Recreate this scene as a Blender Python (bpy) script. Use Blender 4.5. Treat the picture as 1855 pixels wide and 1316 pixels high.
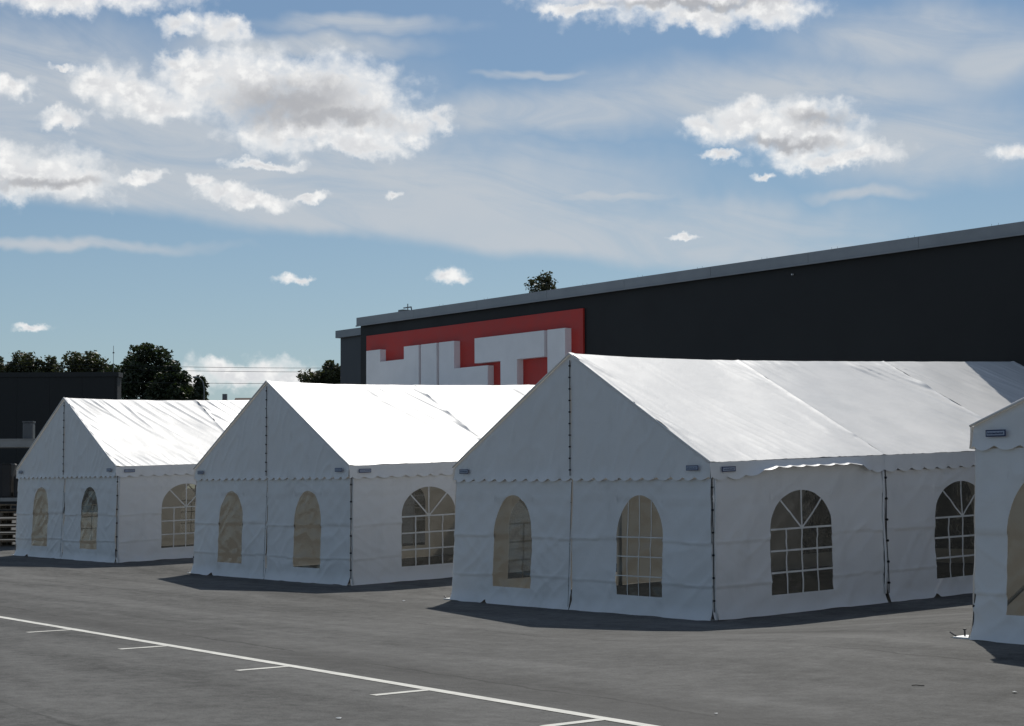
import bpy, bmesh, math, random
from mathutils import Vector, Matrix, noise
random.seed(7)
scene = bpy.context.scene
for o in list(bpy.data.objects): bpy.data.objects.remove(o)

# ------------------------------------------------------------------ camera
YAW, PITCH, ROLL, EYE = -0.9478, 0.0599, -0.0050, 1.6854
FW = Vector((math.sin(YAW)*math.cos(PITCH), math.cos(YAW)*math.cos(PITCH), math.sin(PITCH)))
RT = Vector((math.cos(YAW), -math.sin(YAW), 0)); UP = RT.cross(FW)
R2 = RT*math.cos(ROLL)+UP*math.sin(ROLL); U2 = -RT*math.sin(ROLL)+UP*math.cos(ROLL)
cd = bpy.data.cameras.new('camera'); cam = bpy.data.objects.new('camera', cd)
scene.collection.objects.link(cam); scene.camera = cam
cd.sensor_width = 36; cd.lens = 3432.1/1855*36; cd.shift_y = 16.88/1855
cd.clip_start = .1; cd.clip_end = 6000
M = Matrix.Identity(4)
for i in range(3): M[i][0], M[i][1], M[i][2] = R2[i], U2[i], -FW[i]
M[2][3] = EYE
cam.matrix_world = M

# ------------------------------------------------------------------ light
SUN = Vector((-.70, .70, .985)).normalized()
sd = bpy.data.lights.new('sun', 'SUN'); sun = bpy.data.objects.new('sun', sd)
scene.collection.objects.link(sun)
sd.energy = 5.0; sd.angle = math.radians(.53); sd.color = (1, .955, .88)
sun.rotation_euler = SUN.to_track_quat('Z', 'Y').to_euler(); sun.location = SUN*60
vs = scene.view_settings
vs.view_transform = 'Standard'; vs.look = 'None'; vs.gamma = 1; vs.use_curve_mapping = False
vs.exposure = -0.78
scene.render.engine = 'CYCLES'
scene.cycles.max_bounces = 5; scene.cycles.diffuse_bounces = 4; scene.cycles.transparent_max_bounces = 10

# ------------------------------------------------------------------ sky
world = bpy.data.worlds.new('World'); scene.world = world; world.use_nodes = True
class NT:
    """small helper to write node trees as expressions"""
    def __init__(s, tree, flat=False): s.flat = flat; s.t = tree; s.n = tree.nodes; s.l = tree.links
    def put(s, sock, v):
        if isinstance(v, bpy.types.NodeSocket): s.l.new(v, sock)
        elif v is not None: sock.default_value = v
    def math(s, op, a, b=None, c=None, clamp=False):
        n = s.n.new('ShaderNodeMath'); n.operation = op; n.use_clamp = clamp
        for i, v in enumerate((a, b, c)): s.put(n.inputs[i], v)
        return n.outputs[0]
    def vec(s, op, a, b=None, c=None):
        n = s.n.new('ShaderNodeVectorMath'); n.operation = op
        s.put(n.inputs[0], a); s.put(n.inputs[1], b)
        if c is not None: s.put(n.inputs[2], c)
        return n.outputs['Value'] if op in ('LENGTH', 'DOT_PRODUCT') else n.outputs[0]
    def noise(s, v, scale, detail=4, rough=.55, dist=0, col=False, lac=2.0):
        n = s.n.new('ShaderNodeTexNoise'); s.put(n.inputs['Vector'], v)
        if s.flat: n.noise_dimensions = '2D'
        n.inputs['Scale'].default_value = scale; n.inputs['Detail'].default_value = detail
        n.inputs['Roughness'].default_value = rough; n.inputs['Distortion'].default_value = dist
        n.inputs['Lacunarity'].default_value = lac
        return n.outputs['Color' if col else 'Fac']
    def smooth(s, x, a, b, lo=0., hi=1.):
        n = s.n.new('ShaderNodeMapRange'); n.interpolation_type = 'SMOOTHSTEP'
        s.put(n.inputs['Value'], x)
        for k, v in (('From Min', a), ('From Max', b), ('To Min', lo), ('To Max', hi)): n.inputs[k].default_value = v
        return n.outputs[0]
    def mix(s, f, a, b):
        n = s.n.new('ShaderNodeMix'); n.data_type = 'RGBA'
        s.put(n.inputs[0], f); s.put(n.inputs[6], a); s.put(n.inputs[7], b)
        return n.outputs[2]
    def comb(s, x, y, z):
        n = s.n.new('ShaderNodeCombineXYZ')
        for i, v in enumerate((x, y, z)): s.put(n.inputs[i], v)
        return n.outputs[0]
SKY = .084
w = NT(world.node_tree, True); w.n.clear()
out = w.n.new('ShaderNodeOutputWorld'); bg = w.n.new('ShaderNodeBackground'); bg.inputs['Strength'].default_value = SKY
w.l.new(bg.outputs[0], out.inputs[0])
st = w.n.new('ShaderNodeTexSky'); st.sky_type = 'NISHITA'; st.sun_disc = False
st.sun_elevation = math.asin(SUN.z); st.sun_rotation = math.atan2(SUN.x, SUN.y)
st.air_density = 1.0; st.dust_density = .6; st.ozone_density = 1.4; st.altitude = 50
tc = w.n.new('ShaderNodeTexCoord'); D = tc.outputs['Generated']
H3 = (math.sin(YAW), math.cos(YAW), 0)
az = w.math('MULTIPLY', w.math('ARCTAN2', w.vec('DOT_PRODUCT', D, tuple(RT)), w.vec('DOT_PRODUCT', D, H3)), 180/math.pi)
el = w.math('MULTIPLY', w.math('ARCSINE', w.vec('DOT_PRODUCT', D, (0, 0, 1))), 180/math.pi)
P0 = w.comb(az, el, 0)                              # degrees right of the heading, degrees above the horizon
warp1 = w.vec('SUBTRACT', w.noise(P0, .42, 3, .60, col=True), (.5, .5, .5))
P = w.vec('MULTIPLY_ADD', warp1, (1.8, 1.2, 0), P0)
warp2 = w.vec('SUBTRACT', w.noise(P0, 2.4, 3, .62, col=True), (.5, .5, .5))
P = w.vec('MULTIPLY_ADD', warp2, (.50, .45, 0), P)
def A(px, py): return ((px-927.5)*.01650, 14.42-.01640*py)
def field(blobs, pos):
    acc = None
    for (cx, cy, rx, ry) in blobs:
        a, e = A(cx, cy); ix, iy = 1/(rx*.0165), 1/(ry*.0164)
        d = w.vec('LENGTH', w.vec('MULTIPLY_ADD', pos, (ix, iy, 0), (-a*ix, -e*iy, 0)))
        if acc is None: acc = d
        else: acc = w.math('SMOOTH_MIN', acc, d, .25)
    return w.math('SUBTRACT', 1.0, acc)
CUM = [(575,172,160,78),(450,150,120,68),(350,142,66,52),(330,104,40,22),(660,200,86,50),(735,214,50,30),(790,204,36,20),(560,228,150,36),(640,250,90,18),
       (235,172,70,44),(180,160,64,30),(270,190,90,30),(120,136,26,8),(105,216,54,16),(10,168,44,22),
       (1370,222,90,42),(1460,248,120,50),(1376,186,42,24),(1480,204,64,30),(1570,284,76,22),(1300,222,42,24),(1520,292,90,14),
       (1230,-10,250,46),(1400,18,84,34),(1280,26,120,22),(1060,14,80,12),
       (60,310,110,44),(130,328,90,34),(250,320,40,12),(395,340,60,16),(450,356,80,16),(560,352,40,9),(350,322,26,14),(480,284,70,10),(545,350,50,9),
       (90,2,230,32),(400,44,38,30),(330,42,44,20),
       (430,672,110,26),(330,690,80,24),(510,690,90,24),(1868,284,60,20)]
cum = field(CUM, P)
Ps = w.vec('MULTIPLY_ADD', warp2, (.50, .36, 0), P0)
small = field([(1392,318,22,7),(1312,275,40,8),(518,497,26,10),(540,500,26,7),(812,492,32,14),(826,498,26,9),(62,592,34,7),(1245,424,30,6),(710,344,14,7)], Ps)
vo = w.n.new('ShaderNodeTexVoronoi'); vo.voronoi_dimensions = '2D'; vo.feature = 'F1'
w.put(vo.inputs['Vector'], w.vec('MULTIPLY', w.vec('MULTIPLY_ADD', warp2, (.45, .4, 0), P0), (1, 1.35, 1)))
vo.inputs['Scale'].default_value = 1.25; vo.inputs['Detail'].default_value = 1; vo.inputs['Roughness'].default_value = .5
puff = w.math('SUBTRACT', .46, vo.outputs['Distance'])
fine = w.math('SUBTRACT', w.noise(w.vec('MULTIPLY', P0, (1, 1.3, 1)), 2.0, 6, .62), .5)
bump_ = w.math('MULTIPLY_ADD', puff, .40, w.math('MULTIPLY_ADD', fine, .55, .10))
dens = w.math('MAXIMUM', w.math('ADD', bump_, cum), w.math('MULTIPLY_ADD', fine, .35, small))
# the same kind of broken cumulus goes on over the rest of the sky
rest = w.noise(w.vec('MULTIPLY', P0, (1, 1.7, 1)), .10, 4, .56)
inbox = w.math('MAXIMUM', w.smooth(w.math('ABSOLUTE', az), 15.6, 21.), w.smooth(el, 14.8, 19.))
dens = w.math('MAXIMUM', dens, w.math('MULTIPLY_ADD', inbox, 4., w.math('MULTIPLY_ADD', rest, 7., -8.85)))
thin = w.smooth(w.noise(P0, .55, 3, .6), .34, .62, .45, 0.)           # parts of a cloud are thin and smoky
cmask = w.math('MULTIPLY', w.smooth(w.math('SUBTRACT', dens, w.math('MULTIPLY', thin, .35)), -.38, .60), w.smooth(dens, -.3, .8, .80, .98))
core = field([(515,182,100,30),(590,206,90,14),(1430,262,70,9),(1500,216,36,14),(1260,6,140,8),(90,330,80,9)], P)
core = w.math('ADD', core, w.math('MULTIPLY', bump_, .7))
greyf = w.math('MULTIPLY', w.smooth(core, -.9, .75), .80)
bulk = w.smooth(dens, .05, .85)
lumps = w.smooth(w.math('MULTIPLY_ADD', fine, 1.0, w.math('MULTIPLY', puff, .55)), -.22, .24)
EXPO = 2**vs.exposure
def C(r, g, b): return (r/SKY/EXPO, g/SKY/EXPO, b/SKY/EXPO, 1)   # radiance that the picture shows as r, g, b
cl_col = w.mix(w.math('MULTIPLY', bulk, w.math('SUBTRACT', 1.0, lumps)), C(.93,.93,.92), C(.70,.71,.73))
cl_col = w.mix(greyf, cl_col, C(.37,.378,.405))
# thin high veil with a long straight lower edge
soft = w.vec('MULTIPLY_ADD', warp1, (3.4, 1.6, 0), P0)
stre = w.noise(w.vec('MULTIPLY', w.comb(w.math('MULTIPLY_ADD', el, .5, az), w.math('MULTIPLY_ADD', az, .16, el), 0), (.20, .75, 1)), 1., 6, .62, .6)
edge = w.math('SUBTRACT', el, w.math('MULTIPLY_ADD', az, -.103, 6.88))
edge = w.math('MULTIPLY_ADD', w.math('SUBTRACT', w.noise(P0, .35, 3, .6), .5), .55, edge)
low = w.math('MULTIPLY', w.smooth(field([(150,270,640,170),(640,350,520,120),(1100,430,420,75),(60,180,260,120),(1500,520,300,60)], soft), -.55, .55), w.smooth(edge, -.10, .42))
high = w.smooth(field([(650,36,185,20),(540,78,240,28),(985,126,100,9),(1010,195,330,46),(1420,170,420,70),(1690,265,240,78),(1640,80,210,60),(1800,130,120,60),(150,442,240,13),(1080,350,170,12),(1560,352,90,14)], w.vec('MULTIPLY_ADD', warp1, (2.2, .9, 0), P0)), -.40, .75)
away = w.math('MULTIPLY', w.math('MULTIPLY', inbox, w.smooth(el, 20., 34., 1., .25)), w.smooth(edge, -.1, .5))
veil = w.math('MAXIMUM', w.math('MAXIMUM', low, high), w.math('MULTIPLY', away, .5))
veil = w.math('MULTIPLY', veil, w.smooth(stre, .22, .66, .46, .88))
sky = w.vec('MULTIPLY', st.outputs[0], (.78, .985, 1.15))
sky = w.mix(w.smooth(el, 1., 12., .28, .05), sky, C(.50,.62,.75))
sky = w.mix(veil, sky, C(.535,.575,.62))
sky = w.mix(cmask, sky, cl_col)
w.put(bg.inputs['Color'], sky)
world.cycles.sampling_method = 'MANUAL'; world.cycles.sample_map_resolution = 256

# ------------------------------------------------------------------ helpers
COL = scene.collection
class MB:
    def __init__(s): s.v = []; s.f = []
    def add(s, vs, fs):
        b = len(s.v); s.v += [tuple(x) for x in vs]; s.f += [tuple(i+b for i in f) for f in fs]
    def box(s, x0, x1, y0, y1, z0, z1):
        s.add([(x0,y0,z0),(x1,y0,z0),(x1,y1,z0),(x0,y1,z0),(x0,y0,z1),(x1,y0,z1),(x1,y1,z1),(x0,y1,z1)],
              [(0,3,2,1),(4,5,6,7),(0,1,5,4),(1,2,6,5),(2,3,7,6),(3,0,4,7)])
    def tube(s, pts, r, n=8, r2=None, cap=True):
        pts = [Vector(p) for p in pts]; m = len(pts); rings = []
        for i, p in enumerate(pts):
            t = (pts[min(i+1, m-1)]-pts[max(i-1, 0)]).normalized()
            a = t.cross(Vector((0,0,1)) if abs(t.z) < .95 else Vector((1,0,0))).normalized(); b = t.cross(a)
            rr = r if r2 is None else r+(r2-r)*i/(m-1)
            rings.append([p+a*rr*math.cos(2*math.pi*k/n)+b*rr*math.sin(2*math.pi*k/n) for k in range(n)])
        vs = [v for ring in rings for v in ring]
        fs = [(i*n+k, i*n+(k+1) % n, (i+1)*n+(k+1) % n, (i+1)*n+k) for i in range(m-1) for k in range(n)]
        if cap: fs += [tuple(range(n))[::-1], tuple((m-1)*n+k for k in range(n))]
        s.add(vs, fs)
    def extrude_poly(s, poly, y0, y1):
        """polygon in x,z extruded from y0 to y1"""
        n = len(poly)
        s.add([(x,y0,z) for x,z in poly]+[(x,y1,z) for x,z in poly],
              [tuple(range(n)), tuple(range(2*n-1, n-1, -1))]+[(i, i+n, (i+1) % n+n, (i+1) % n) for i in range(n)])
    def build(s, name, mat, parent=None, smooth=False, xf=None, bevel=0):
        me = bpy.data.meshes.new(name)
        vs = [xf(*v) for v in s.v] if xf else s.v
        me.from_pydata(vs, [], s.f); me.update()
        if bevel:
            bm = bmesh.new(); bm.from_mesh(me)
            bmesh.ops.recalc_face_normals(bm, faces=bm.faces)
            bmesh.ops.bevel(bm, geom=list(bm.edges), offset=bevel, segments=1, affect='EDGES', clamp_overlap=True)
            bm.to_mesh(me); bm.free()
        if smooth:
            for p in me.polygons: p.use_smooth = True
        me.materials.append(mat)
        o = bpy.data.objects.new(name, me); COL.objects.link(o)
        if parent: o.parent = parent
        return o
def tag(o, label=None, cat=None, group=None, kind=None):
    for k, v in (('label', label), ('category', cat), ('group', group), ('kind', kind)):
        if v: o[k] = v
    return o
def empty(name, loc=(0,0,0), rz=0):
    o = bpy.data.objects.new(name, None); COL.objects.link(o); o.location = loc; o.rotation_euler.z = rz
    o.empty_display_size = .3; return o
def at(right, fwd):
    """metres right of / ahead along the viewing heading -> world x, y"""
    return (RT.x*right+math.sin(YAW)*fwd, RT.y*right+math.cos(YAW)*fwd)
def nz(x, y, z=0): return noise.noise((x, y, z))
def sstep(a, b, x):
    t = min(1, max(0, (x-a)/(b-a))); return t*t*(3-2*t)

def material(name):
    m = bpy.data.materials.new(name); m.use_nodes = True
    t = NT(m.node_tree); b = t.n['Principled BSDF']; return m, t, b
def plain(name, col, rough=.5, metal=0, spec=.5, var=.12, vscale=3., bump=0, bscale=60):
    m, t, b = material(name)
    tc = t.n.new('ShaderNodeTexCoord'); v = tc.outputs['Object']
    f = t.smooth(t.noise(v, vscale, 5, .6), .3, .7)
    c2 = tuple(c*(1-var) for c in col); c1 = tuple(min(1, c*(1+var*.6)) for c in col)
    t.put(b.inputs['Base Color'], t.mix(f, c2+(1,), c1+(1,)))
    t.put(b.inputs['Roughness'], t.math('MULTIPLY_ADD', f, .12, rough-.06))
    b.inputs['Metallic'].default_value = metal; b.inputs['Specular IOR Level'].default_value = spec
    if bump:
        bn = t.n.new('ShaderNodeBump'); bn.inputs['Strength'].default_value = bump; bn.inputs['Distance'].default_value = .01
        t.put(bn.inputs['Height'], t.noise(v, bscale, 4, .6)); t.put(b.inputs['Normal'], bn.outputs[0])
    return m

# ---- asphalt
def make_asphalt():
    m, t, b = material('asphalt')
    v = t.n.new('ShaderNodeTexCoord').outputs['Object']
    broad = t.noise(v, .22, 5, .6, .4)
    streak = t.noise(t.vec('MULTIPLY', v, (.10, .95, 1)), 1., 6, .62, .2)
    grain = t.noise(v, 40, 3, .7); grain2 = t.noise(v, 7, 4, .7); mott = t.noise(v, 2.1, 4, .62, .3)
    f = t.math('ADD', t.math('MULTIPLY', t.math('SUBTRACT', broad, .5), .9), t.math('MULTIPLY', t.math('SUBTRACT', streak, .5), 1.5))
    f = t.math('ADD', f, t.math('MULTIPLY', t.math('SUBTRACT', grain, .5), .9))
    f = t.math('ADD', f, t.math('MULTIPLY', t.math('SUBTRACT', grain2, .5), 1.3))
    f = t.math('ADD', f, t.math('MULTIPLY', t.math('SUBTRACT', mott, .5), .8))
    f = t.math('ADD', f, .5, clamp=True)
    col = t.mix(f, (.052,.0515,.0485,1), (.190,.187,.176,1))
    lane = t.math('ADD', t.vec('DOT_PRODUCT', v, (.0385, 1, 0)), t.math('MULTIPLY', t.math('SUBTRACT', mott, .5), .8))
    lane = t.math('MULTIPLY', t.smooth(lane, 8.25, 8.7), t.smooth(lane, 8.9, 10.1, 1, 0))
    col = t.mix(t.math('MULTIPLY', lane, .38), col, (.062,.059,.055,1))
    # oil and water stains, tar-dark and irregular
    stain = t.smooth(t.noise(t.vec('MULTIPLY', v, (.35, 1, 1)), .55, 6, .66, .6), .60, .74)
    col = t.mix(t.math('MULTIPLY', stain, .45), col, (.060,.058,.054,1))
    lo = t.vec('LENGTH', t.vec('MULTIPLY', t.vec('SUBTRACT', v, (-15.4, 15.0, 0)), (.55, 2.6, 0)))
    lo = t.math('MULTIPLY_ADD', t.math('SUBTRACT', t.noise(v, 2.2, 5, .7), .5), 1.5, lo)
    col = t.mix(t.smooth(lo, .25, 1.0, .55, 0), col, (.045,.043,.040,1))
    # fine cracks along old paving joints, and pale grit
    cw = t.vec('MULTIPLY_ADD', t.vec('SUBTRACT', t.noise(v, .8, 4, .6, col=True), (.5,.5,.5)), (.5,.5,0), v)
    def joint(y0, sl, wd):
        yy = t.math('ABSOLUTE', t.vec('DOT_PRODUCT', t.vec('SUBTRACT', cw, (0, y0, 0)), (sl, 1, 0)))
        return t.math('MULTIPLY', t.smooth(yy, wd*.3, wd, 1, 0), t.smooth(t.noise(v, .45, 4, .6), .42, .56))
    jn = t.math('MAXIMUM', t.math('MAXIMUM', joint(9.05, .0385*1.0, .035), joint(12.95, .02, .03)), joint(4.69, .06, .03))
    jn = t.math('MAXIMUM', jn, joint(15.1, .10, .02))
    col = t.mix(t.math('MULTIPLY', jn, .6), col, (.03,.029,.027,1))
    grit = t.smooth(t.noise(v, 26, 2, .5), .74, .80)
    col = t.mix(t.math('MULTIPLY', grit, .5), col, (.26,.25,.23,1))
    t.put(b.inputs['Base Color'], col)
    t.put(b.inputs['Roughness'], t.math('MULTIPLY_ADD', grain2, .2, .72)); b.inputs['Specular IOR Level'].default_value = .15
    bn = t.n.new('ShaderNodeBump'); bn.inputs['Strength'].default_value = .8; bn.inputs['Distance'].default_value = .008
    t.put(bn.inputs['Height'], t.math('ADD', grain, t.math('MULTIPLY', grain2, .6))); t.put(b.inputs['Normal'], bn.outputs[0])
    return m
# ---- PVC tent cloth: white, glossy, lets a little light through
def make_cloth(name, rough=.30, roof=False):
    m, t, b = material(name)
    v = t.n.new('ShaderNodeTexCoord').outputs['Object']
    f = t.smooth(t.noise(v, 1.1, 6, .62), .30, .70)
    dirt = t.smooth(t.noise(t.vec('MULTIPLY', v, (1, 1, .35)), 2.6, 6, .68), .52, .80)
    col = t.mix(f, (.86,.855,.835,1), (.90,.89,.87,1)) if roof else t.mix(f, (.83,.83,.82,1), (.88,.875,.86,1))
    col = t.mix(t.math('MULTIPLY', dirt, .12 if roof else .30), col, (.58,.57,.54,1))
    t.put(b.inputs['Base Color'], col)
    t.put(b.inputs['Roughness'], t.math('MULTIPLY_ADD', f, .10, rough)); b.inputs['Specular IOR Level'].default_value = .5
    bn = t.n.new('ShaderNodeBump'); bn.inputs['Strength'].default_value = .10 if roof else .32; bn.inputs['Distance'].default_value = .02
    h = t.math('ADD', t.noise(v, 5, 5, .55, .6), t.math('MULTIPLY', t.noise(v, 240, 2, .5), .02))
    t.put(bn.inputs['Height'], h); t.put(b.inputs['Normal'], bn.outputs[0])
    tr = t.n.new('ShaderNodeBsdfTranslucent'); tr.inputs['Color'].default_value = (.80,.75,.66,1)
    t.put(tr.inputs['Normal'], bn.outputs[0])
    mx = t.n.new('ShaderNodeMixShader'); mx.inputs[0].default_value = .11
    t.l.new(b.outputs[0], mx.inputs[1]); t.l.new(tr.outputs[0], mx.inputs[2])
    t.l.new(mx.outputs[0], t.n['Material Output'].inputs['Surface'])
    return m
def make_vinyl():
    m, t, b = material('clear_vinyl'); t.n.remove(b)
    v = t.n.new('ShaderNodeTexCoord').outputs['Object']
    bn = t.n.new('ShaderNodeBump'); bn.inputs['Strength'].default_value = .5; bn.inputs['Distance'].default_value = .03
    t.put(bn.inputs['Height'], t.noise(v, 3.2, 4, .5, .8))
    tp = t.n.new('ShaderNodeBsdfTransparent'); tp.inputs['Color'].default_value = (.76,.735,.67,1)
    gl = t.n.new('ShaderNodeBsdfGlossy'); gl.inputs['Roughness'].default_value = .12; gl.inputs['Color'].default_value = (.9,.9,.9,1)
    t.put(gl.inputs['Normal'], bn.outputs[0])
    fr = t.n.new('ShaderNodeFresnel'); fr.inputs['IOR'].default_value = 1.45; t.put(fr.inputs['Normal'], bn.outputs[0])
    mx = t.n.new('ShaderNodeMixShader'); t.l.new(fr.outputs[0], mx.inputs[0])
    t.l.new(tp.outputs[0], mx.inputs[1]); t.l.new(gl.outputs[0], mx.inputs[2])
    df = t.n.new('ShaderNodeBsdfDiffuse'); df.inputs['Color'].default_value = (.33,.31,.265,1)
    m2 = t.n.new('ShaderNodeMixShader'); m2.inputs[0].default_value = .20
    t.l.new(mx.outputs[0], m2.inputs[1]); t.l.new(df.outputs[0], m2.inputs[2])
    t.l.new(m2.outputs[0], t.n['Material Output'].inputs['Surface'])
    return m
MA = dict(
    asphalt=make_asphalt(), wall=make_cloth('wall_cloth', .40), roof=make_cloth('roof_cloth', .43, True), vinyl=make_vinyl(),
    bar=plain('white_welt', (.72,.71,.67), .45), cord=plain('black_cord', (.02,.02,.022), .6),
    alu=plain('aluminium', (.62,.63,.64), .38, .85), plate=plain('galvanised_plate', (.72,.73,.73), .45, .3),
    paint=plain('road_paint', (.78,.76,.68), .7, var=.22, vscale=6, bump=.4),
    black=plain('black_cladding', (.0120,.0122,.0125), .55, spec=.35, var=.15, vscale=.6),
    grey=plain('grey_cladding', (.055,.060,.068), .55, var=.12, vscale=.6),
    cap=plain('flashing_metal', (.27,.285,.30), .42, .25, var=.14, vscale=.9),
    roofing=plain('roofing_felt', (.09,.09,.09), .9),
    red=plain('sign_red', (.50,.034,.024), .5, var=.08), white=plain('sign_white', (.86,.86,.86), .45, var=.07, vscale=.8),
    shed=plain('dark_shed', (.022,.023,.022), .7, var=.2, vscale=.3), shedtrim=plain('shed_trim', (.026,.027,.026), .7),
    tagblue=plain('tag_blue', (.012,.028,.11), .4), tagpale=plain('tag_pale', (.44,.50,.60), .4),
    wood=plain('pallet_wood', (.20,.155,.105), .8, var=.35, vscale=5), woodd=plain('weathered_wood', (.11,.095,.075), .85, var=.35, vscale=5),
    rack=plain('painted_steel', (.27,.275,.27), .5, var=.2, vscale=2), dark=plain('dark_goods', (.035,.033,.032), .7, var=.4, vscale=2),
    carton=plain('brown_carton', (.22,.17,.12), .85, var=.2), drum=plain('grey_plastic', (.10,.105,.11), .5),
    pole=plain('pole_wood', (.10,.085,.07), .85), lamp=plain('lamp_metal', (.20,.21,.21), .5, .4),
    brick=plain('house_wall', (.30,.22,.17), .85), tile=plain('red_tile', (.30,.075,.045), .8, var=.25, vscale=2), tileb=plain('brown_tile', (.12,.085,.07), .85, var=.25),
    bark=plain('bark', (.07,.055,.042), .9, var=.3, vscale=4), paper=plain('litter_white', (.75,.75,.72), .8), twig=plain('twig', (.04,.032,.025), .9),
)

# ------------------------------------------------------------------ ground
SLOPE = .0348
TX = [-38.92, -28.85, -19.02, -6.59]; TY = [17.27, 17.21, 16.93, 14.72]; TZ = [.048, -.047, -.117, .1445]; TA = [-.0118, .0043, .0075, 0.]
W, H, RIDGE, BAY, NB = 6.0, 2.123, 3.741, 3.30, 3
def knots(x, vals):
    k = []
    for i in range(4): k += [(TX[i]-W-.6, vals[i]), (TX[i]+.6, vals[i])]
    if x <= k[0][0]: return k[0][1]
    if x >= k[-1][0]: return k[-1][1]
    for (a, va), (b, vb) in zip(k, k[1:]):
        if a <= x <= b: return va+(vb-va)*sstep(a, b, x)
def gz(x, y):
    yf = knots(x, TY); z0 = knots(x, TZ)
    base = -.02+(z0+.02)*sstep(9.5, yf-.5, y)
    far = sstep(-70, -47, x)                       # the slope eases off to the far left
    return base*far+(1-far)*.05+SLOPE*min(max(0, y-yf), 11.5)*(.35+.65*far)
def grid_axis(segs):
    r = []
    for a, b, n in segs: r += [a+(b-a)*i/n for i in range(n)]
    return r+[segs[-1][1]]
gx = grid_axis([(-3000,-300,6),(-300,-80,10),(-80,-50,12),(-50,5,110),(5,60,12),(60,600,6)])
gy = grid_axis([(-600,-40,6),(-40,4,12),(4,30,52),(30,60,10),(60,300,8),(300,3000,6)])
g = MB(); ny = len(gy)
g.v = [(x, y, gz(x, y)) for x in gx for y in gy]
g.f = [(i*ny+j, (i+1)*ny+j, (i+1)*ny+j+1, i*ny+j+1) for i in range(len(gx)-1) for j in range(ny-1)]
ground = tag(g.build('ground', MA['asphalt'], smooth=True), kind='structure')
# painted parking lines: a long one and short ticks
def strip(p, q, wd, name):
    m = MB(); p, q = Vector(p), Vector(q); d = (q-p); n = max(2, int(d.length/.3)); s = Vector((-d.y, d.x)).normalized()*wd/2
    for i in range(n+1):
        c = p+d*i/n; e = 1+.10*nz(c.x*3, c.y*3)
        for sg in (-1, 1):
            v = c+s*sg*e; m.v.append((v.x, v.y, gz(v.x, v.y)+.004))
    m.f = [(2*i, 2*i+2, 2*i+3, 2*i+1) for i in range(n)]
    return m.build(name, MA['paint'], ground)
ly = lambda x: 8.80-.0385*(x+13.4)
strip((-40, ly(-40)), (-6, ly(-6)), .115, 'painted_line')
for tx in (-27.4, -24.6, -21.76, -18.88, -16.0, -13.42, -10.95, -8.4):
    strip((tx, ly(tx)-.06), (tx+.06, ly(tx)-.62), .095, 'painted_tick')

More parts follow.
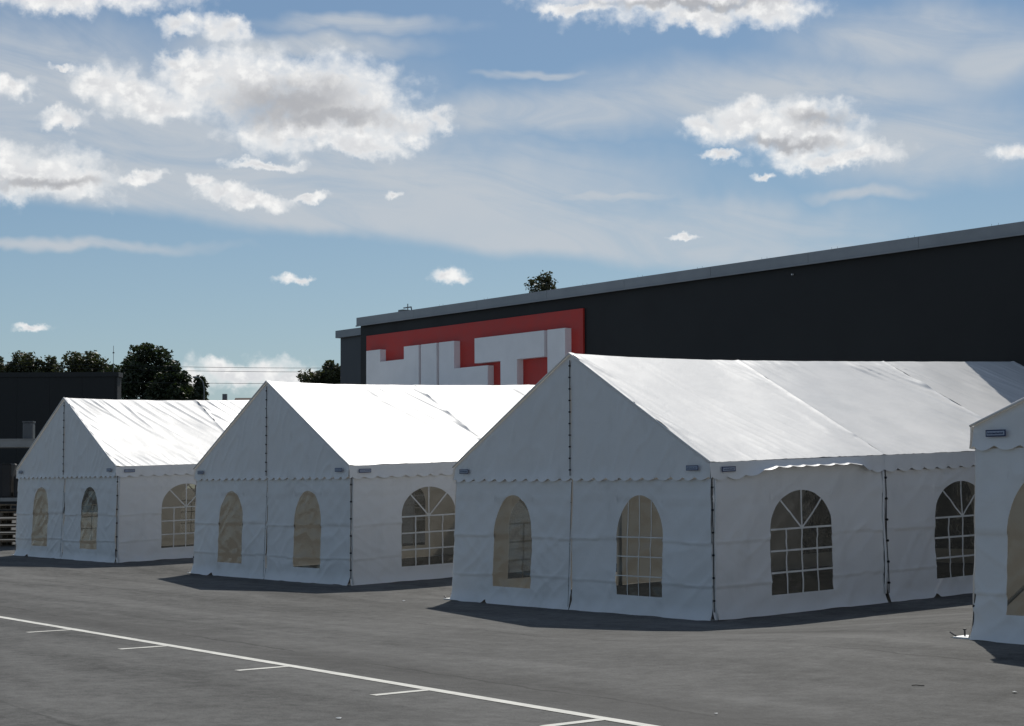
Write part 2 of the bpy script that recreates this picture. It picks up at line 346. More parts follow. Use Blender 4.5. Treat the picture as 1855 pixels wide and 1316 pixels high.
# ------------------------------------------------------------------ tents
def lean(z): return .055*max(0, 1-z/2.0)
class Tent:
    def __init__(s, k, label, seed, opts):
        s.k = k; s.seed = seed; s.L = BAY*NB; s.o = opts
        s.root = empty('marquee_tent', (TX[k], TY[k], TZ[k]), TA[k])
        tag(s.root, label, 'tent', 'white marquee tents lined up on the asphalt')
        s.make()
    def sh(s, x, y, z): return (x, y, z+SLOPE*max(-.3, y))
    # maps (u along the wall, z, outward offset) to tent space
    def face(s, side):
        L = s.L
        def fr(u, z, d): return s.sh(u+lean(z)*(u+W/2)/(W/2), -lean(z)-d, z)
        def bk(u, z, d): return s.sh(u+lean(z)*(u+W/2)/(W/2), L+lean(z)+d, z)
        def rt(u, z, d): return s.sh(lean(z)+d, u+lean(z)*(u-L/2)/(L/2), z)
        def lf(u, z, d): return s.sh(-W-lean(z)-d, u+lean(z)*(u-L/2)/(L/2), z)
        return dict(front=fr, back=bk, right=rt, left=lf)[side]
    def disp(s, u, z, sd):
        q = sd*7.3
        d = .020*nz(u*.9+q, z*.8, q)+.011*nz(u*2.1-q, z*1.9, q+5)
        # slanting drag folds in the cloth
        a = nz((u*.8+z*.6)*1.1+q, (z*.8-u*.6)*3.6, q+2); b = nz((u*.8-z*.6)*1.1-q, (z*.8+u*.6)*3.6, q+9)
        d += .016*max(0, 1-abs(a)*4)*.6+.013*max(0, 1-abs(b)*4.5)*.6
        # creases left from folding
        for i, zc in enumerate((.44, 1.03, 1.60)):
            zz = z-zc-.012*math.sin(u*1.7+q+i)-.03*(u-math.floor(u/3)*3-1.5)/3*math.sin(q+i)
            d += .0065*math.exp(-(zz/.020)**2)*(1.0 if nz(u*.7, i*3.1, q) > -.25 else .3)+.006*(1 if zz > 0 else -1)*math.exp(-abs(zz)/.08)
        # skirt lies out on the ground
        d += (.055+.035*nz(u*1.6, q))*max(0, 1-z/.20)**2
        d += .018*max(0, 1-z/.45)*nz(u*3.2, z*4, q)
        return d
    def wall_panel(s, side, u0, u1, wc, hw, zb, zs, zt, ztop, sd, hi, bars):
        m = s.face(side); n_side = 26 if hi else 8; n_win = 26 if hi else 14
        us = [u0+(wc-hw-u0)*i/n_side for i in range(n_side)]
        us += [wc-hw*math.cos(math.pi*i/n_win) for i in range(n_win)]
        us += [wc+hw+(u1-wc-hw)*i/n_side for i in range(n_side+1)]
        ia, ib = n_side, n_side+n_win
        nA, nB_, nC = (12, 40, 14) if hi else (4, 12, 4)
        def arch(u):
            t = (u-wc)/hw
            return zs+(zt-zs)*math.sqrt(max(0, 1-t*t)) if abs(t) < 1 else zs
        hem = lambda u: .004+.022*max(0, nz(u*2.3+sd*3, sd*1.7))**1.0+(.06*math.exp(-((u-u0-(u1-u0)*.30)/.05)**2) if sd % 3 == 1 else 0)
        rows = []
        for u in us:
            za = arch(u); h0 = hem(u)
            z = [h0+(zb-h0)*j/nA for j in range(nA)]+[zb+(za-zb)*j/nB_ for j in range(nB_)]+[za+(ztop-za)*j/nC for j in range(nC+1)]
            rows.append(z)
        nr = nA+nB_+nC+1; v = []
        for u, z in zip(us, rows): v += [m(u, zz, s.disp(u, zz, sd)) for zz in z]
        fab, pane = MB(), MB(); fab.v = v; pane.v = [m(u, zz, s.disp(u, zz, sd)*1.0-.004) for u, z in zip(us, rows) for zz in z]
        flip = side in ('back', 'left')
        for i in range(len(us)-1):
            for j in range(nr-1):
                f = (i*nr+j, (i+1)*nr+j, (i+1)*nr+j+1, i*nr+j+1)
                if side in ('left', 'back'): f = f[::-1]
                (pane if (ia <= i < ib and nA <= j < nA+nB_) else fab).f.append(f)
        def clean(mb):
            used = sorted({i for f in mb.f for i in f}); mp = {o: n for n, o in enumerate(used)}
            mb.v = [mb.v[i] for i in used]; mb.f = [tuple(mp[i] for i in f) for f in mb.f]
        clean(fab); clean(pane)
        po = fab.build('wall_panel', MA['wall'], s.root, True)
        pane.build('window_pane', MA['vinyl'], po, True)
        # welded frame strip and glazing bars
        def ribbon(pts, wd, name):
            rb = MB(); n = len(pts)
            for i, (u, z) in enumerate(pts):
                a = pts[max(0, i-1)]; b = pts[min(n-1, i+1)]; dx, dz = b[0]-a[0], b[1]-a[1]; ln = math.hypot(dx, dz) or 1
                ox, oz = -dz/ln*wd/2, dx/ln*wd/2
                for sg in (-1, 1):
                    uu, zz = u+ox*sg, z+oz*sg; rb.v.append(m(uu, zz, s.disp(uu, zz, sd)+.006))
            rb.f = [(2*i, 2*i+2, 2*i+3, 2*i+1) for i in range(n-1)]
            return rb.build(name, MA['bar'], po, True)
        if bars:
            N = 16; seg = lambda a, b: [(a[0]+(b[0]-a[0])*i/N, a[1]+(b[1]-a[1])*i/N) for i in range(N+1)]
            bw = .026 if bars == 1 else .015; st_ = zs-.02 if bars == 1 else zs+.02
            for f in (-.5, 0, .5):
                top = st_ if (f and bars == 1) else arch(wc+f*hw)
                ribbon(seg((wc+f*hw, zb), (wc+f*hw, top)), bw, 'glazing_bar')
            for i in range(3):
                z = zb+(st_-zb)*(i+1)/3; ribbon(seg((wc-hw, z), (wc+hw, z)), bw, 'glazing_bar')
            if bars == 1:
                for sg in (-1, 1):
                    c = math.cos(math.radians(48)); ribbon(seg((wc, st_), (wc+sg*hw*c, arch(wc+hw*c))), bw, 'glazing_bar')
        return po
    def lacing(s, pts, out, name='lacing', r=.010, step=.24, tr=.015):
        mb = MB(); mb.tube(pts, r, 6)
        a, b = Vector(pts[0]), Vector(pts[-1]); n = int((b-a).length/step)
        for i in range(n):
            p = a.lerp(b, (i+.5)/n); mb.tube([p-Vector(out)*.010, p+Vector(out)*.018], tr, 7)
        return mb.build(name, MA['cord'], s.root)
    def sag(s, y): return .125*(1-math.exp(-max(0, y)/2.0))
    def make(s):
        L, sd = s.L, s.seed; R = s.o.get('ridge', RIDGE)
        # walls: two laced halves at each end, three bays down each side
        fb = s.o.get('gable_bars', ())
        for i, (a, b, c) in enumerate(((-6.0,-3.012,s.o.get('window', -4.44)),(-2.988,0.0,-1.49))):
            s.wall_panel('front', a, b, c, .485, .27, 1.06, 1.665, 1.886, sd+i, True, 2 if i in fb else 0)
            s.wall_panel('back', a, b, c, .485, .27, 1.06, 1.665, 2.02, sd+i+20, False, 0)
        for i in range(NB):
            a, b = i*BAY+(.025 if i else .0), (i+1)*BAY-.025; c = i*BAY+BAY/2
            s.wall_panel('right', a, b, c, .585, .265, 1.17, 1.672, 2.05 if s.o.get('lift') == i else 1.876, sd+i+5, True, 1)
            s.wall_panel('left', a, b, c, .585, .265, 1.17, 1.672, 2.05, sd+i+12, False, 1)
        # gable cloth with scalloped lower hem
        sl = (R-H)/(W/2)
        for side in ('front', 'back'):
            m = s.face(side)
            for hf in (0, 1):
                nu = 96 if side == 'front' else 24; nv = 26 if side == 'front' else 6
                u0, u1 = (-6.02, -3.006) if hf == 0 else (-2.994, .02)
                mb = MB(); q = sd*3.1+hf*11+(50 if side == 'back' else 0)
                for i in range(nu+1):
                    u = u0+(u1-u0)*i/nu
                    ztop = R-abs(u+3)*sl-.004-(s.sag(L)*max(0, 1-abs(u+3)/3)**1.2 if side == 'back' else 0)
                    sc = abs(math.sin(math.pi*(u+.02*math.sin(u*5+q))/.272))
                    zbot = 1.868+.052*(1-sc**.8)+.006*nz(u*4, q)
                    for j in range(nv+1):
                        t = (j/nv)**.9; z = zbot+(ztop-zbot)*t
                        low = max(0, 1-(z-zbot)/.22)
                        d = .030+.010*nz(u*1.3+q, z*1.1)+.008*nz(u*3.1, z*2.2, q)+.022*low*low*(.6+nz(u*2.2, q)*1.4)+.016*low**3*(sc-.3)
                        a_ = nz((u*.5+z)*1.3+q, (z*.5-u)*3.2, q); d += .010*max(0, 1-abs(a_)*5)
                        d *= min(1, (ztop-z)/.12+.35)
                        mb.v.append(m(u, z, d-lean(z)*0))
                for i in range(nu):
                    for j in range(nv):
                        f = (i*(nv+1)+j, (i+1)*(nv+1)+j, (i+1)*(nv+1)+j+1, i*(nv+1)+j+1)
                        mb.f.append(f if side == 'front' else f[::-1])
                mb.build('gable_panel', MA['wall'], s.root, True)
        m = s.face('front')
        s.lacing([m(-3, R-.10, .045), m(-3, 1.95, .052)], (0,-1,0), step=.16, r=.007, tr=.012)
        s.lacing([m(-3, 1.86, .020), m(-3, .05, .055)], (0,-.4,0), r=.0035, step=.60, tr=.006)
        # roof panels, one for each bay and slope, with drag wrinkles running down from the ridge
        n_ = Vector((sl, 0, 1)).normalized()
        for sg in (1, -1):
            for b in range(NB):
                nu, nv = (100, 64) if sg == 1 else (14, 8)
                mb = MB(); y0 = b*BAY-(.05 if b == 0 else 0); y1 = (b+1)*BAY+(.05 if b == NB-1 else 0)
                for i in range(nu+1):
                    y = y0+(y1-y0)*i/nu; fr = (y-b*BAY)/BAY; ed = min(max(fr, 0), max(1-fr, 0))
                    for j in range(nv+1):
                        t = j/nv; x = 3.03*t; z = R-sl*x-s.sag(y)*(1-t)**1.2
                        d = -.050*math.sin(math.pi*min(1, max(0, fr)))*math.sin(math.pi*t)
                        if sg == 1:
                            q = sd*5.7+b*3.3
                            # long slanting folds, strongest by the ridge and the arches
                            k1 = (y*1.0-x*.42); a1 = nz(k1*3.6+q, x*.40, q); a2 = nz(k1*7.5-q, x*.55, q+4)
                            r1 = max(0, 1-abs(a1)*6.5); r2 = max(0, 1-abs(a2)*5.)
                            near = math.exp(-t*2.6); ar = math.exp(-ed*7)
                            env = min(1, max(0, nz(y*.9+q, t*1.3, 3.3)*1.8+.45))*sstep(-.01, .07, t)
                            d += .019*r1*(near*.9+ar*.5+.10)*env+.0085*r2*(near*.9+ar*.3+.04)*env
                            d += .006*nz(y*1.6+q, x*1.2, q)+.0035*nz(k1*4+q, x*2.2, q+7)
                            d += .010*math.exp(-(ed*BAY/.035)**2)
                            # eave gather
                            d += .006*max(0, 1-abs(nz(k1*5+q, x*.8, 9.1))*5)*sstep(.72, .98, t)
                        p = Vector((x, 0, z))+n_*d
                        mb.v.append(s.sh(-3+sg*p.x, y, p.z))
                for i in range(nu):
                    for j in range(nv):
                        f = (i*(nv+1)+j, i*(nv+1)+j+1, (i+1)*(nv+1)+j+1, (i+1)*(nv+1)+j)
                        mb.f.append(f if sg == 1 else f[::-1])
                mb.build('roof_panel', MA['roof'], s.root, True)
                # hanging scalloped valance under the eave
                va = MB(); nu, nv = (110, 9) if sg == 1 else (24, 4); lift_on = s.o.get('lift') == b and sg == 1
                for i in range(nu+1):
                    y = y0+(y1-y0)*i/nu; fr = (y-b*BAY)/BAY
                    sc = abs(math.sin(math.pi*(y+.02*math.sin(y*4+sd))/.275)); q = sd+b*4.1
                    lf = sstep(.10, .34, fr)*(1-sstep(.78, .95, fr)) if lift_on else 0
                    ln = .195+.046*sc**.8
                    for j in range(nv+1):
                        t = j/nv; ang = lf*(.15+1.32*t**1.1)
                        if j == 0: px, pz = .032, -.004; 
                        else:
                            dl = ln/nv*(1-.25*lf); px += dl*math.sin(ang); pz -= dl*math.cos(ang)
                        fl = (.030*t*t*(.5+nz(y*2.4, q)*1.3+.5*(sc-.4))+.012*t*nz(y*5, t, q))*(1-lf*.5)
                        va.v.append(s.sh(-3+sg*(3+px+fl+.004), y, H-(.03*sl)+pz))
                for i in range(nu):
                    for j in range(nv):
                        f = (i*(nv+1)+j, i*(nv+1)+j+1, (i+1)*(nv+1)+j+1, (i+1)*(nv+1)+j)
                        va.f.append(f if sg == 1 else f[::-1])
                va.build('valance', MA['wall'], s.root, True)
        # rolled welt along the front roof edges
        for sg in (1, -1):
            mb = MB(); mb.tube([s.sh(-3+sg*3.035*i/10, -.055, R-sl*3.035*i/10+.004) for i in range(11)], .014, 7)
            mb.build('roof_welt', MA['roof'], s.root, True)
        # aluminium frame
        for b in range(NB+1):
            y = min(max(b*BAY, .06), L-.06)
            for x in (-.045, -W+.045):
                mb = MB(); mb.tube([s.sh(x, y, .0), s.sh(x, y, H-.06)], .034, 8); mb.build('post', MA['alu'], s.root, True)
            for sg in (1, -1):
                mb = MB(); mb.tube([s.sh(-3+sg*2.95, y, H-.07), s.sh(-3, y, R-.10-s.sag(y))], .032, 8); mb.build('rafter', MA['alu'], s.root, True)
        for x, z in ((-.05, H-.09), (-W+.05, H-.09)):
            mb = MB(); mb.tube([s.sh(x, .05, z), s.sh(x, L-.05, z)], .026, 8); mb.build('eave_beam', MA['alu'], s.root, True)
        # lacing where side panels meet and at the near corner, with dark toggles
        m = s.face('right')
        for b in range(0, NB+1):
            y = b*BAY
            if b == 0:
                s.lacing([m(.005, 1.92, .012), m(.005, .12, .030)], (.7,-.7,0), r=.007, step=.30, tr=.018)
                mb = MB(); mb.tube([m(.05, 1.95-1.93*i/12, .010+s.disp(.05, 1.95-1.93*i/12, sd+5)) for i in range(13)], .016, 6)
                mb.build('panel_hem', MA['wall'], s.root, True)
            elif b < NB:
                mb = MB()
                mb.add([m(y-.034, 1.93, -.012), m(y+.034, 1.93, -.012), m(y+.034, .02, -.012), m(y-.034, .02, -.012)], [(0,3,2,1)])
                mb.build('gap_flap', MA['cord'], s.root)
                s.lacing([m(y+.030+.010*math.sin(i*.9), 1.93-1.8*i/10, .022) for i in range(11)], (1,0,0), r=.006, step=.30, tr=.017)
                mb = MB(); mb.tube([m(y-.026+.012*math.sin(i*1.1), 1.93-1.8*i/10, .026) for i in range(11)], .016, 6); mb.build('panel_hem', MA['wall'], s.root, True)
        s.lacing([s.sh(-6.0-lean(1), -.02, .55), s.sh(-6.0-lean(.1), -.05, .12)], (-.8,-.5,0), r=.006, step=.22)
        if s.o.get('brace'):
            mb = MB(); mb.tube([s.sh(-5.93, .25, .30), s.sh(-5.93, 2.2, 1.35)], .020, 8); mb.build('brace', MA['alu'], s.root, True)
        # small bordered name tags
        def name_tag(mf, uc, zc, d, hw=.125, hh=.034):
            mb = MB(); mb.v = [mf(uc-hw, zc-hh, d), mf(uc+hw, zc-hh, d), mf(uc+hw, zc+hh, d), mf(uc-hw, zc+hh, d)]; mb.f = [(0,1,2,3)]
            to = mb.build('tag', MA['tagblue'], s.root)
            mb = MB(); a, c = hw-.014, hh-.013
            mb.v = [mf(uc-a, zc-c, d+.003), mf(uc+a, zc-c, d+.003), mf(uc+a, zc+c, d+.003), mf(uc-a, zc+c, d+.003)]; mb.f = [(0,1,2,3)]
            mb.build('tag_face', MA['tagpale'], to)
            mb = MB(); rr = random.Random(3); u = uc-a+.012      # a blurred word, too small to read
            while u < uc+a-.02:
                wl = .007+.006*rr.random(); top = .010 if rr.random() < .3 or u < uc-a+.02 else .005
                mb.add([mf(u, zc-.010, d+.005), mf(u+wl, zc-.010, d+.005), mf(u+wl, zc+top, d+.005), mf(u, zc+top, d+.005)], [(0,1,2,3)])
                u += wl+.005
            mb.build('tag_print', MA['tagblue'], to)
        f = s.face('front')
        name_tag(f, -.30, 2.035, .072); name_tag(f, -5.70, 2.035, .072)
        name_tag(m, .26, 2.005, .066)
        # foot plates with pegs
        for x, y, dx in ((-W-.10, .02, -1), (.02, .03, 1), (-W-.10, L, -1), (.02, L, 1)):
            mb = MB(); X0, X1 = (x-.20, x+.16) if dx < 0 else (x-.14, x+.02)
            mb.box(X0, X1, y-.08, y+.12, .006, .022); po = mb.build('foot_plate', MA['plate'], s.root, xf=s.sh)
            if dx > 0: continue
            mb = MB(); px = X0+.04
            mb.tube([(px, y+.05, .01), (px, y+.05, .085)], .009, 7); mb.tube([(px, y+.05, .080), (px, y+.05, .092)], .018, 8)
            mb.tube([(px+.03*dx, y-.05, .03), (px+.16*dx, y+.02, .05)], .010, 7)
            mb.build('peg', MA['cord'], po, xf=s.sh)
TENTS = [Tent(0, 'white marquee farthest from the camera, its back to the dark shed and trees', 1, {}),
         Tent(1, 'middle white marquee with dazzling sunlit roof, below the red lettered sign', 31, {}),
         Tent(2, 'large front white marquee whose ridge ends in the shade of the black building', 64, dict(gable_bars=(1,), lift=0)),
         Tent(3, 'white marquee cut off by the right edge of the picture, nearest the camera', 97, dict(window=-5.11, ridge=3.20, brace=1))]
# strap loop hanging by the seam of the middle tent
m2 = TENTS[1].face('right'); mb = MB()
mb.tube([m2(2.42, 1.35, .03), m2(2.36, 1.0, .06), m2(2.33, .70, .07), m2(2.40, .64, .07), m2(2.46, .72, .06), m2(2.46, 1.0, .05), m2(2.46, 1.35, .03)], .012, 6)
mb.build('strap', MA['bar'], TENTS[1].root, True)

# ------------------------------------------------------------------ black hall with the sign
YB = 27.5
hall = empty('warehouse', (-45.6, YB, .3)); tag(hall, 'long black warehouse with grey roof flashing and raised lettered sign', 'building')
def loc_h(x, y, z): return (x+45.6, y-YB, z-.3)
XR, YD, ZT = 8., 62., 6.42
mb = MB(); mb.box(-45.55, XR, YB, YD, .1, ZT-.18); mb.build('wall', MA['black'], hall, xf=loc_h)
mb = MB(); mb.box(-45.2, XR-.3, YB+.35, YD-.3, ZT-.17, ZT-.12); mb.build('roof', MA['roofing'], hall, xf=loc_h)
n = 18; seg = (XR+45.62)/n
for i in range(n):                                   # flashing in lengths with tiny joints
    x0 = -45.62+i*seg; mb = MB()
    mb.extrude_poly([(0,0),(1,0)] and [(x0+.004, ZT-.23), (x0+seg-.004, ZT-.23), (x0+seg-.004, ZT), (x0+.004, ZT)], YB-.10, YB+.32)
    mb.build('roof_flashing', MA['cap'], hall, xf=loc_h)
    mb = MB(); mb.box(x0, x0+seg, YB-.125, YB-.102, ZT-.25, ZT-.215); mb.build('drip_edge', MA['cap'], hall, xf=loc_h)
mb = MB(); mb.box(-45.62, -45.30, YB+.33, YD, ZT-.23, ZT-.004); mb.build('roof_flashing', MA['cap'], hall, xf=loc_h)
# lower wing set back at the left end
mb = MB(); mb.box(-52.6, -45.56, 31., YD-6, .1, 6.46); mb.build('side_wing_wall', MA['grey'], hall, xf=loc_h)
mb = MB(); mb.box(-52.72, -45.57, 30.88, YD-5.9, 6.464, 6.70); mb.build('side_wing_flashing', MA['cap'], hall, xf=loc_h)
# sign: red board, white block letters standing proud
mb = MB(); mb.box(-45.16, -35.32, YB-.05, YB-.003, 3.66, 5.88); sign = mb.build('sign_board', MA['red'], hall, xf=loc_h)
sign['label'] = 'red board behind the white letters'
T, Bm = 5.46, 4.08
def sx(x): return x*(27.32/27.5)
LET = [[(-45.15,Bm),(-44.42,Bm),(-44.42,4.43),(-43.20,4.43),(-43.20,Bm),(-42.47,Bm),(-42.47,T),(-43.20,T),(-43.20,5.12),(-44.42,5.12),(-44.42,T),(-45.15,T)],
       [(-42.35,Bm),(-41.60,Bm),(-41.60,T),(-42.35,T)],
       [(-41.48,Bm),(-39.25,Bm),(-39.25,4.74),(-40.77,4.74),(-40.77,T),(-41.48,T)],
       [(-38.69,Bm),(-37.98,Bm),(-37.98,4.82),(-36.85,4.82),(-36.85,T),(-39.83,T),(-39.83,4.82),(-38.69,4.82)],
       [(-36.72,Bm),(-36.01,Bm),(-36.01,T),(-36.72,T)]]
for poly in LET:
    mb = MB(); mb.extrude_poly([(sx(x), 1.685+(z-1.685)*.9935) for x, z in poly], YB-.24, YB-.052); mb.build('sign_letter', MA['white'], sign, xf=loc_h)
# small things on the roof edge
mb = MB(); mb.box(-44.15, -43.92, YB+.36, YB+.6, ZT-.12, ZT+.13); mb.tube([(-43.72,YB+.4,ZT-.12),(-43.72,YB+.4,ZT+.27)], .014, 7); mb.tube([(-43.93,YB+.4,ZT+.17),(-43.55,YB+.4,ZT+.17)], .018, 7)
mb.tube([(-43.55,YB+.4,ZT+.17),(-43.48,YB+.4,ZT-.12)], .018, 7); mb.build('roof_vent', MA['lamp'], hall, xf=loc_h)
for i in range(14):
    x = -41.5+i*2.05; mb = MB(); mb.tube([(x,YB-.02,ZT),(x,YB-.02,ZT+.05)], .003, 5); mb.tube([(x+.16,YB-.02,ZT),(x+.16,YB-.02,ZT+.05)], .003, 5)
    mb.build('lightning_holder', MA['lamp'], hall, xf=loc_h)
mb = MB(); mb.box(-28.295, -28.265, YB-.05, YB-.003, 6.01, 6.035); mb.build('wall_sensor', MA['plate'], hall, xf=loc_h)

# ------------------------------------------------------------------ background buildings
c = at(-31, 122); shed = empty('shed', (c[0], c[1], .1), YAW*-1); tag(shed, 'dark flat-roofed shed behind the farthest marquee', 'building')
zs = 9.05
mb = MB(); mb.box(-22, 5.55, 0, 1.2, 0, zs-.3); mb.build('wall', MA['shed'], shed)
mb = MB(); mb.box(-22.1, 5.65, -.12, 1.25, zs-.297, zs); mb.build('roof_edge', MA['shedtrim'], shed)
for i in range(13):
    x = -21.9+i*2.1; mb = MB(); mb.box(x, x+2.09, -.05, -.003, .3, zs-.30); mb.build('cladding_panel', MA['shed'], shed)
c = at(-29.5, 210); ho = empty('house', (c[0], c[1], .1), -YAW); tag(ho, 'distant low house with brown and red tiled roof and small chimney', 'house')
mb = MB(); mb.box(-3.5, 8, 0, 9, 0, 9.6); mb.build('wall', MA['brick'], ho)
def gable_roof(x0, x1, y0, y1, z0, z1, mat):
    mb = MB(); mb.add([(x0,y0,z0),(x1,y0,z0),(x1,y1,z0),(x0,y1,z0),(x0,(y0+y1)/2,z1),(x1,(y0+y1)/2,z1)], [(0,1,5,4),(2,3,4,5),(0,4,3),(1,2,5),(0,3,2,1)])
    return mb.build('roof', mat, ho)
gable_roof(-4, -1.9, -.4, 9.4, 9.6, 11.45, MA['tile']); gable_roof(-1.88, 8.4, -.4, 9.4, 9.6, 11.7, MA['tileb'])
mb = MB(); mb.box(-3.3, -2.8, 4.2, 4.7, 10.8, 12.15); mb.build('chimney', MA['lamp'], ho)

# ------------------------------------------------------------------ trees
def leaf_mat(name, c1, c2):
    m, t, b = material(name)
    g = t.n.new('ShaderNodeNewGeometry'); v = t.n.new('ShaderNodeTexCoord').outputs['Object']
    f = t.smooth(t.noise(v, 1.4, 4, .6), .3, .7); f = t.math('ADD', t.math('MULTIPLY', f, .6), t.math('MULTIPLY', g.outputs['Random Per Island'], .4))
    t.put(b.inputs['Base Color'], t.mix(f, c1+(1,), c2+(1,))); b.inputs['Roughness'].default_value = .55
    tr = t.n.new('ShaderNodeBsdfTranslucent'); tr.inputs['Color'].default_value = (c2[0]*1.2, c2[1]*1.3, c2[2]*.8, 1)
    mx = t.n.new('ShaderNodeMixShader'); mx.inputs[0].default_value = .22
    t.l.new(b.outputs[0], mx.inputs[1]); t.l.new(tr.outputs[0], mx.inputs[2]); t.l.new(mx.outputs[0], t.n['Material Output'].inputs['Surface'])
    return m
LEAF = [leaf_mat('leaf_dark', (.018,.026,.012), (.045,.062,.024)), leaf_mat('leaf_mid', (.034,.042,.018), (.085,.092,.040)), leaf_mat('leaf_olive', (.035,.036,.016), (.075,.076,.034))]
def tree(right, fwd, top, rad, label, seed, mat=0, low=None, clumps=34, per=150, leaf=.22, wisp=0., group='trees beyond the buildings', name='broadleaf_tree', conic=0.):
    rr = random.Random(seed); c = at(right, fwd); root = empty(name, (c[0], c[1], .05), rr.random()*6); tag(root, label, 'tree', group)
    low = top*.30 if low is None else low; hz = (top-low)/2; cz = low+hz
    cl = []
    for i in range(clumps):
        while True:
            p = Vector((rr.uniform(-1,1), rr.uniform(-1,1), rr.uniform(-1,1)))
            if .25 < p.length < 1: break
        p.normalize(); p *= rr.uniform(.45, .97); k = 1-conic*max(0, (p.z+1)/2)
        cl.append((Vector((p.x*rad*k, p.y*rad*k, cz+p.z*hz)), rad*rr.uniform(.20, .38)*(1-.45*conic*(p.z > .2))))
    for i in range(5): cl.append((Vector((rr.uniform(-.3,.3)*rad*(1-conic*.7), rr.uniform(-.3,.3)*rad, top-rad*rr.uniform(.08,.45))), rad*rr.uniform(.14,.24)))
    tk = MB(); pts = [Vector((0,0,-.3))]; h = cz+hz*.5
    for i in range(1, 7): pts.append(Vector((.06*rad*nz(i*.7, seed), .06*rad*nz(seed, i*.7), h*i/6)))
    tk.tube(pts, max(.14, top*.018), 8, .04)
    for (q, r) in cl[::2]:
        b0 = Vector((0,0,max(low*.7, q.z-hz*.7-.3))); mid = b0.lerp(q, .55)+Vector((0,0,.15*rad)); tk.tube([b0, mid, q], .06, 5, .012, False)
    tk.build('trunk', MA['bark'], root, True)
    mb = MB()
    for (q, r) in cl:
        for _ in range(int(per*(r/(.29*rad))**2)):
            d = Vector((rr.gauss(0,1), rr.gauss(0,1), rr.gauss(0,1))).normalized()*r*rr.random()**.45*(1+wisp*rr.random()**3); d.z *= .85
            p = q+d; a = Vector((rr.gauss(0,1), rr.gauss(0,1), rr.gauss(0,.7))).normalized(); b = a.cross(Vector((rr.gauss(0,1), rr.gauss(0,1), rr.gauss(0,1)))).normalized()
            s = leaf*rr.uniform(.6, 1.25)
            mb.add([p-a*s, p+b*s*.5, p+a*s, p-b*s*.5], [(0,1,2,3)])
    mb.build('crown', LEAF[mat], root)
def px(x, fwd): return (x-927.5)/3432*fwd
def hz_(x, y, fwd): return 1.685+(885-.005*x-y)/3432*fwd
tree(px(258,185), 185, hz_(255,624,185), 3.6, 'tall dark rounded tree rising beside the end of the dark shed', 3, 0, low=5, clumps=95, per=230, leaf=.22)
tree(px(312,182), 182, hz_(312,656,182), 3.0, 'lower dark tree against the right flank of the tallest left tree', 4, 0, low=4, clumps=80, per=180, leaf=.22)
tree(px(358,180), 180, hz_(358,684,180), 2.2, 'small dark tree beside the street lamp left of the middle marquee', 5, 0, low=3.5, clumps=48, per=170, leaf=.20)
for x, y, r, sd_, lb in ((-6,648,2.4,11,'leafy tree cut by the left picture edge above the shed'),(38,640,2.1,12,'slim tree top above the shed, second from the left edge'),
                        (66,650,2.0,13,'low tree top above the shed, third from the left edge'),(92,646,1.7,14,'slim tree top just left of the bushy tree over the shed')):
    tree(px(x,190), 190, hz_(x,y,190), r, lb, sd_, 1, low=9.4, clumps=70, per=90, leaf=.18, conic=.1, wisp=.8)
tree(px(152,188), 188, hz_(152,640,188), 2.9, 'bushy mid green tree above the shed, left of the tall dark tree', 15, 1, low=9.6, clumps=64, per=110, leaf=.20)
tree(px(190,188), 188, hz_(190,655,188), 2.0, 'low leafy tree in the gap between bushy tree and tall dark tree', 16, 1, low=9.2, clumps=40, per=80, leaf=.20)
tree(px(594,150), 150, hz_(594,657,150), 2.3, 'green tree half hidden behind the left end of the black warehouse', 17, 1, low=7.6, clumps=60, per=150, leaf=.17)
tree(px(984,112), 112, hz_(984,494,112), 1.5, 'wispy tree top peeping over the warehouse roof edge', 18, 2, low=10.2, clumps=60, per=100, leaf=.11, wisp=.9, conic=.25)

# ------------------------------------------------------------------ overhead wires, poles, street lamp
c0, c1 = at(-62, 150), at(-2, 150)
poles = []
for (cc, lb) in ((c0, 'wooden utility pole left of the picture carrying the wires'), (c1, 'wooden utility pole hidden behind the warehouse carrying the wires')):
    r_ = empty('utility_pole', (cc[0], cc[1], 0), -YAW); tag(r_, lb, 'pole', 'utility poles'); poles.append(r_)
    mb = MB(); mb.tube([(0,0,-.3),(0,0,13.4)], .16, 8, .11); mb.build('pole', MA['pole'], r_, True)
    mb = MB(); mb.box(-.06,.06,-1.1,1.1,12.3,12.45); mb.build('crossarm', MA['pole'], r_)
for i, (za, zb_, off, lb) in enumerate(((13.0,11.1,-.9,'topmost of the overhead wires crossing behind the trees'),(12.8,10.9,.9,'second overhead wire, just under the topmost'),(11.6,10.0,0,'lower overhead wire crossing above the middle marquee'))):
    a = Vector((c0[0], c0[1], za)); b = Vector((c1[0], c1[1], zb_)); n = 24; o_ = Vector((math.sin(YAW), math.cos(YAW), 0))*off
    mb = MB(); mb.tube([a.lerp(b, k/n)+o_-Vector((0,0,.7*4*(k/n)*(1-k/n))) for k in range(n+1)], .016, 5)
    tag(mb.build('overhead_wire', MA['cord']), lb, 'wire', 'overhead wires')
c = at(px(369,142), 142); lp = empty('street_lamp', (c[0], c[1], 0), -YAW); tag(lp, 'thin street lamp with curved arm by the small dark tree', 'street lamp')
zl = hz_(369,684,142)
mb = MB(); mb.tube([(0,0,-.2),(0,0,zl-.8),(-.1,0,zl-.3),(-.4,0,zl)], .05, 6); mb.build('post', MA['lamp'], lp, True)
mb = MB(); mb.box(-.85,-.4,-.12,.12,zl-.03,zl+.09); mb.build('lamp_head', MA['lamp'], lp)
c = at(px(204,150), 150); ms = empty('mast', (c[0], c[1], 0)); tag(ms, 'thin mast rising at the left side of the tall dark tree', 'mast')
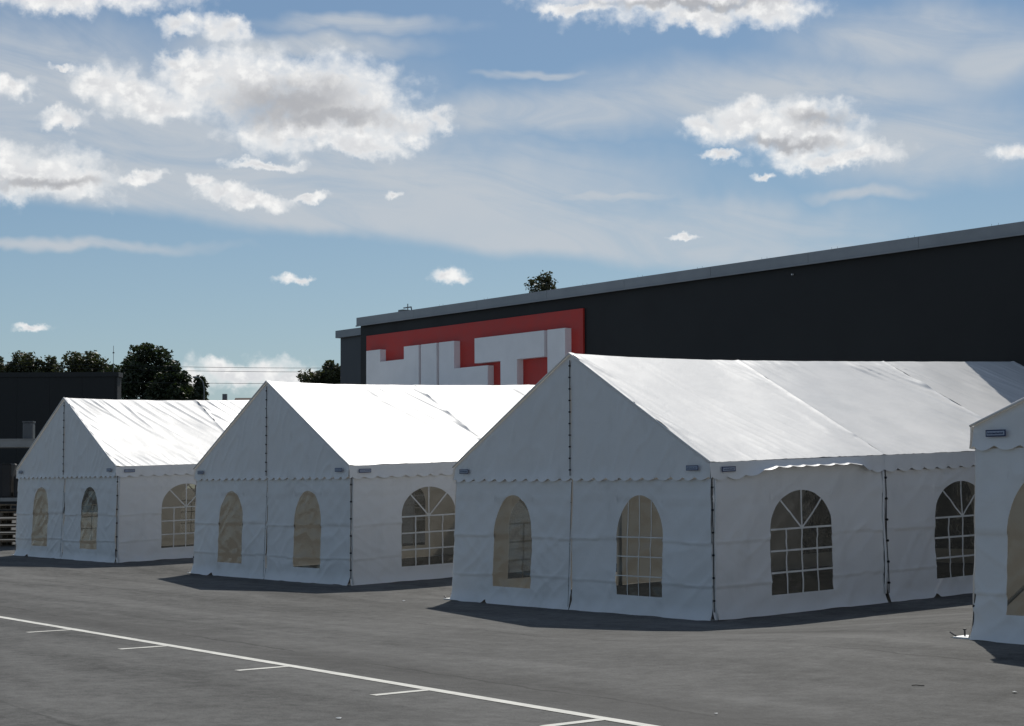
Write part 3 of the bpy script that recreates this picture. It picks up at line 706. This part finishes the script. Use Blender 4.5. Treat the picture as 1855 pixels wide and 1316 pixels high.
mb = MB(); mb.tube([(0,0,-.2),(0,0,hz_(204,626,150))], .035, 6, .02); mb.build('pole', MA['lamp'], ms, True)
mb = MB(); mb.box(-.09,.09,-.04,.04,hz_(204,640,150),hz_(204,640,150)+.10); mb.build('bracket', MA['lamp'], ms)

# ------------------------------------------------------------------ goods stored at the left
c = at(-14.05, 52.5); zg = gz(*c)-.01
def stored(name, lb, cat, dx, dy, z, group=None):
    p = at(-14.05+dx, 52.5+dy); o = empty(name, (p[0], p[1], zg+z), -YAW); return tag(o, lb, cat, group)
# pallets: a stack under the rack
words = ['bottom', 'second from bottom', 'third from bottom', 'fourth from bottom', 'fifth from bottom', 'topmost']
for k in range(6):
    o = stored('pallet', 'weathered wooden pallet, %s of the stack at the left edge' % words[k], 'pallet', .04*math.sin(k*2.1), .03*math.cos(k*3), k*.20, 'pallets stacked at the left edge')
    for j in range(3):
        mb = MB(); mb.box(-1.3, 1.3, -.6+j*.53, -.46+j*.53, .0, .022); mb.build('bottom_board', MA['woodd'], o)
        for i in (-1.25, -.07, 1.11):
            mb = MB(); mb.box(i, i+.14, -.6+j*.53, -.46+j*.53, .024, .115); mb.build('block', MA['woodd'], o)
    for j in range(5):
        mb = MB(); mb.box(-1.3, 1.3, -.6+j*.265, -.46+j*.265, .118, .145); mb.build('deck_board', MA['wood'], o)
z0 = 1.23
o = stored('storage_rack', 'pale steel storage rack holding dark goods, on top of the pallets', 'rack', 0, 0, z0)
for x in (-1.3, 1.12):
    for y in (-.6, .42):
        mb = MB(); mb.box(x, x+.14, y, y+.14, 0, 1.62); mb.build('post', MA['rack'], o)
for (y, z, hh) in ((-.62, 0, .10), (-.62, 1.48, .20), (.44, 0, .10), (.44, 1.48, .20)):
    mb = MB(); mb.box(-1.32, 1.28, y, y+.12, z, z+hh); mb.build('beam', MA['rack'], o)
mb = MB(); mb.box(-1.28, 1.24, -.48, .42, .04, .09); mb.build('shelf', MA['rack'], o)
mb = MB(); mb.box(-1.34, 1.30, -.64, .58, 1.683, 1.71); mb.build('top_sheet', MA['rack'], o)
for (x, wd, hh, mt, lb) in ((-1.08,.75,.52,'carton','brown carton at the left in the storage rack'),(-.28,.55,.95,'dark','tall dark bundle standing in the storage rack'),(.34,.70,.62,'dark','low dark bundle beside the tall one in the rack')):
    g_ = stored('goods_bundle', lb, 'bundle', x+wd/2, 0, z0+.092, 'goods in the storage rack')
    mb = MB(); mb.box(-wd/2, wd/2, -.38, .34, 0, hh); mb.build('pack', MA[mt], g_, bevel=.04)
    mb = MB(); mb.box(-.03, .03, -.388, .348, -.002, hh+.008); mb.build('strap', MA['cord'], g_)
g_ = stored('upright_box', 'small grey upright box standing on top of the storage rack', 'box', .63, .1, z0+1.712)
mb = MB(); mb.box(-.14, .14, -.14, .14, 0, .46); mb.build('body', MA['drum'], g_, bevel=.02); mb = MB(); mb.box(-.15, .15, -.15, .15, .462, .50); mb.build('lid', MA['drum'], g_)
g_ = stored('tank', 'rounded grey tank lying on top of the storage rack', 'tank', 1.55, .25, z0+1.712)
mb = MB(); mb.tube([(-.45,0,.2),(-.40,0,.2),(.40,0,.2),(.45,0,.2)], .20, 18); mb.build('body', MA['drum'], g_, True)
mb = MB(); mb.tube([(-.1,0,.39),(-.1,0,.45)], .07, 10); mb.build('cap', MA['drum'], g_)

# ------------------------------------------------------------------ litter on the asphalt
def scrap(x, y, r, lb, sd):
    mb = MB(); rr = random.Random(sd); n = 7
    ring = [(r*math.cos(6.283*i/n)*rr.uniform(.6,1.2), r*math.sin(6.283*i/n)*rr.uniform(.6,1.2), rr.uniform(.002,.01)) for i in range(n)]
    mb.add(ring+[(0,0,r*.55)]+[(0,0,0)], [(i, (i+1) % n, n) for i in range(n)]+[((i+1) % n, i, n+1) for i in range(n)])
    o = mb.build('paper_scrap', MA['paper']); o.location = (x, y, gz(x, y)+.004); tag(o, lb, 'litter', 'scraps on the asphalt')
scrap(-25.28, 16.05, .035, 'white scrap on the asphalt between the middle and front marquees', 1)
scrap(-12.17, 7.16, .022, 'tiny white scrap on the asphalt inside the parking bays', 2)
scrap(-9.78, 11.82, .022, 'tiny white scrap on the asphalt near the right picture edge', 3)
scrap(-10.67, 9.52, .018, 'tiny white scrap just beyond the long painted line', 4)
mb = MB(); mb.tube([(-.05,0,.005),(-.015,.008,.008),(.02,0,.006),(.05,.01,.005)], .004, 6); o = mb.build('twig', MA['twig']); o.location = (-10.63, 11.66, gz(-10.63, 11.66)+.002); o.rotation_euler.z = .6
tag(o, 'dark twig lying on the open asphalt at lower right', 'twig')
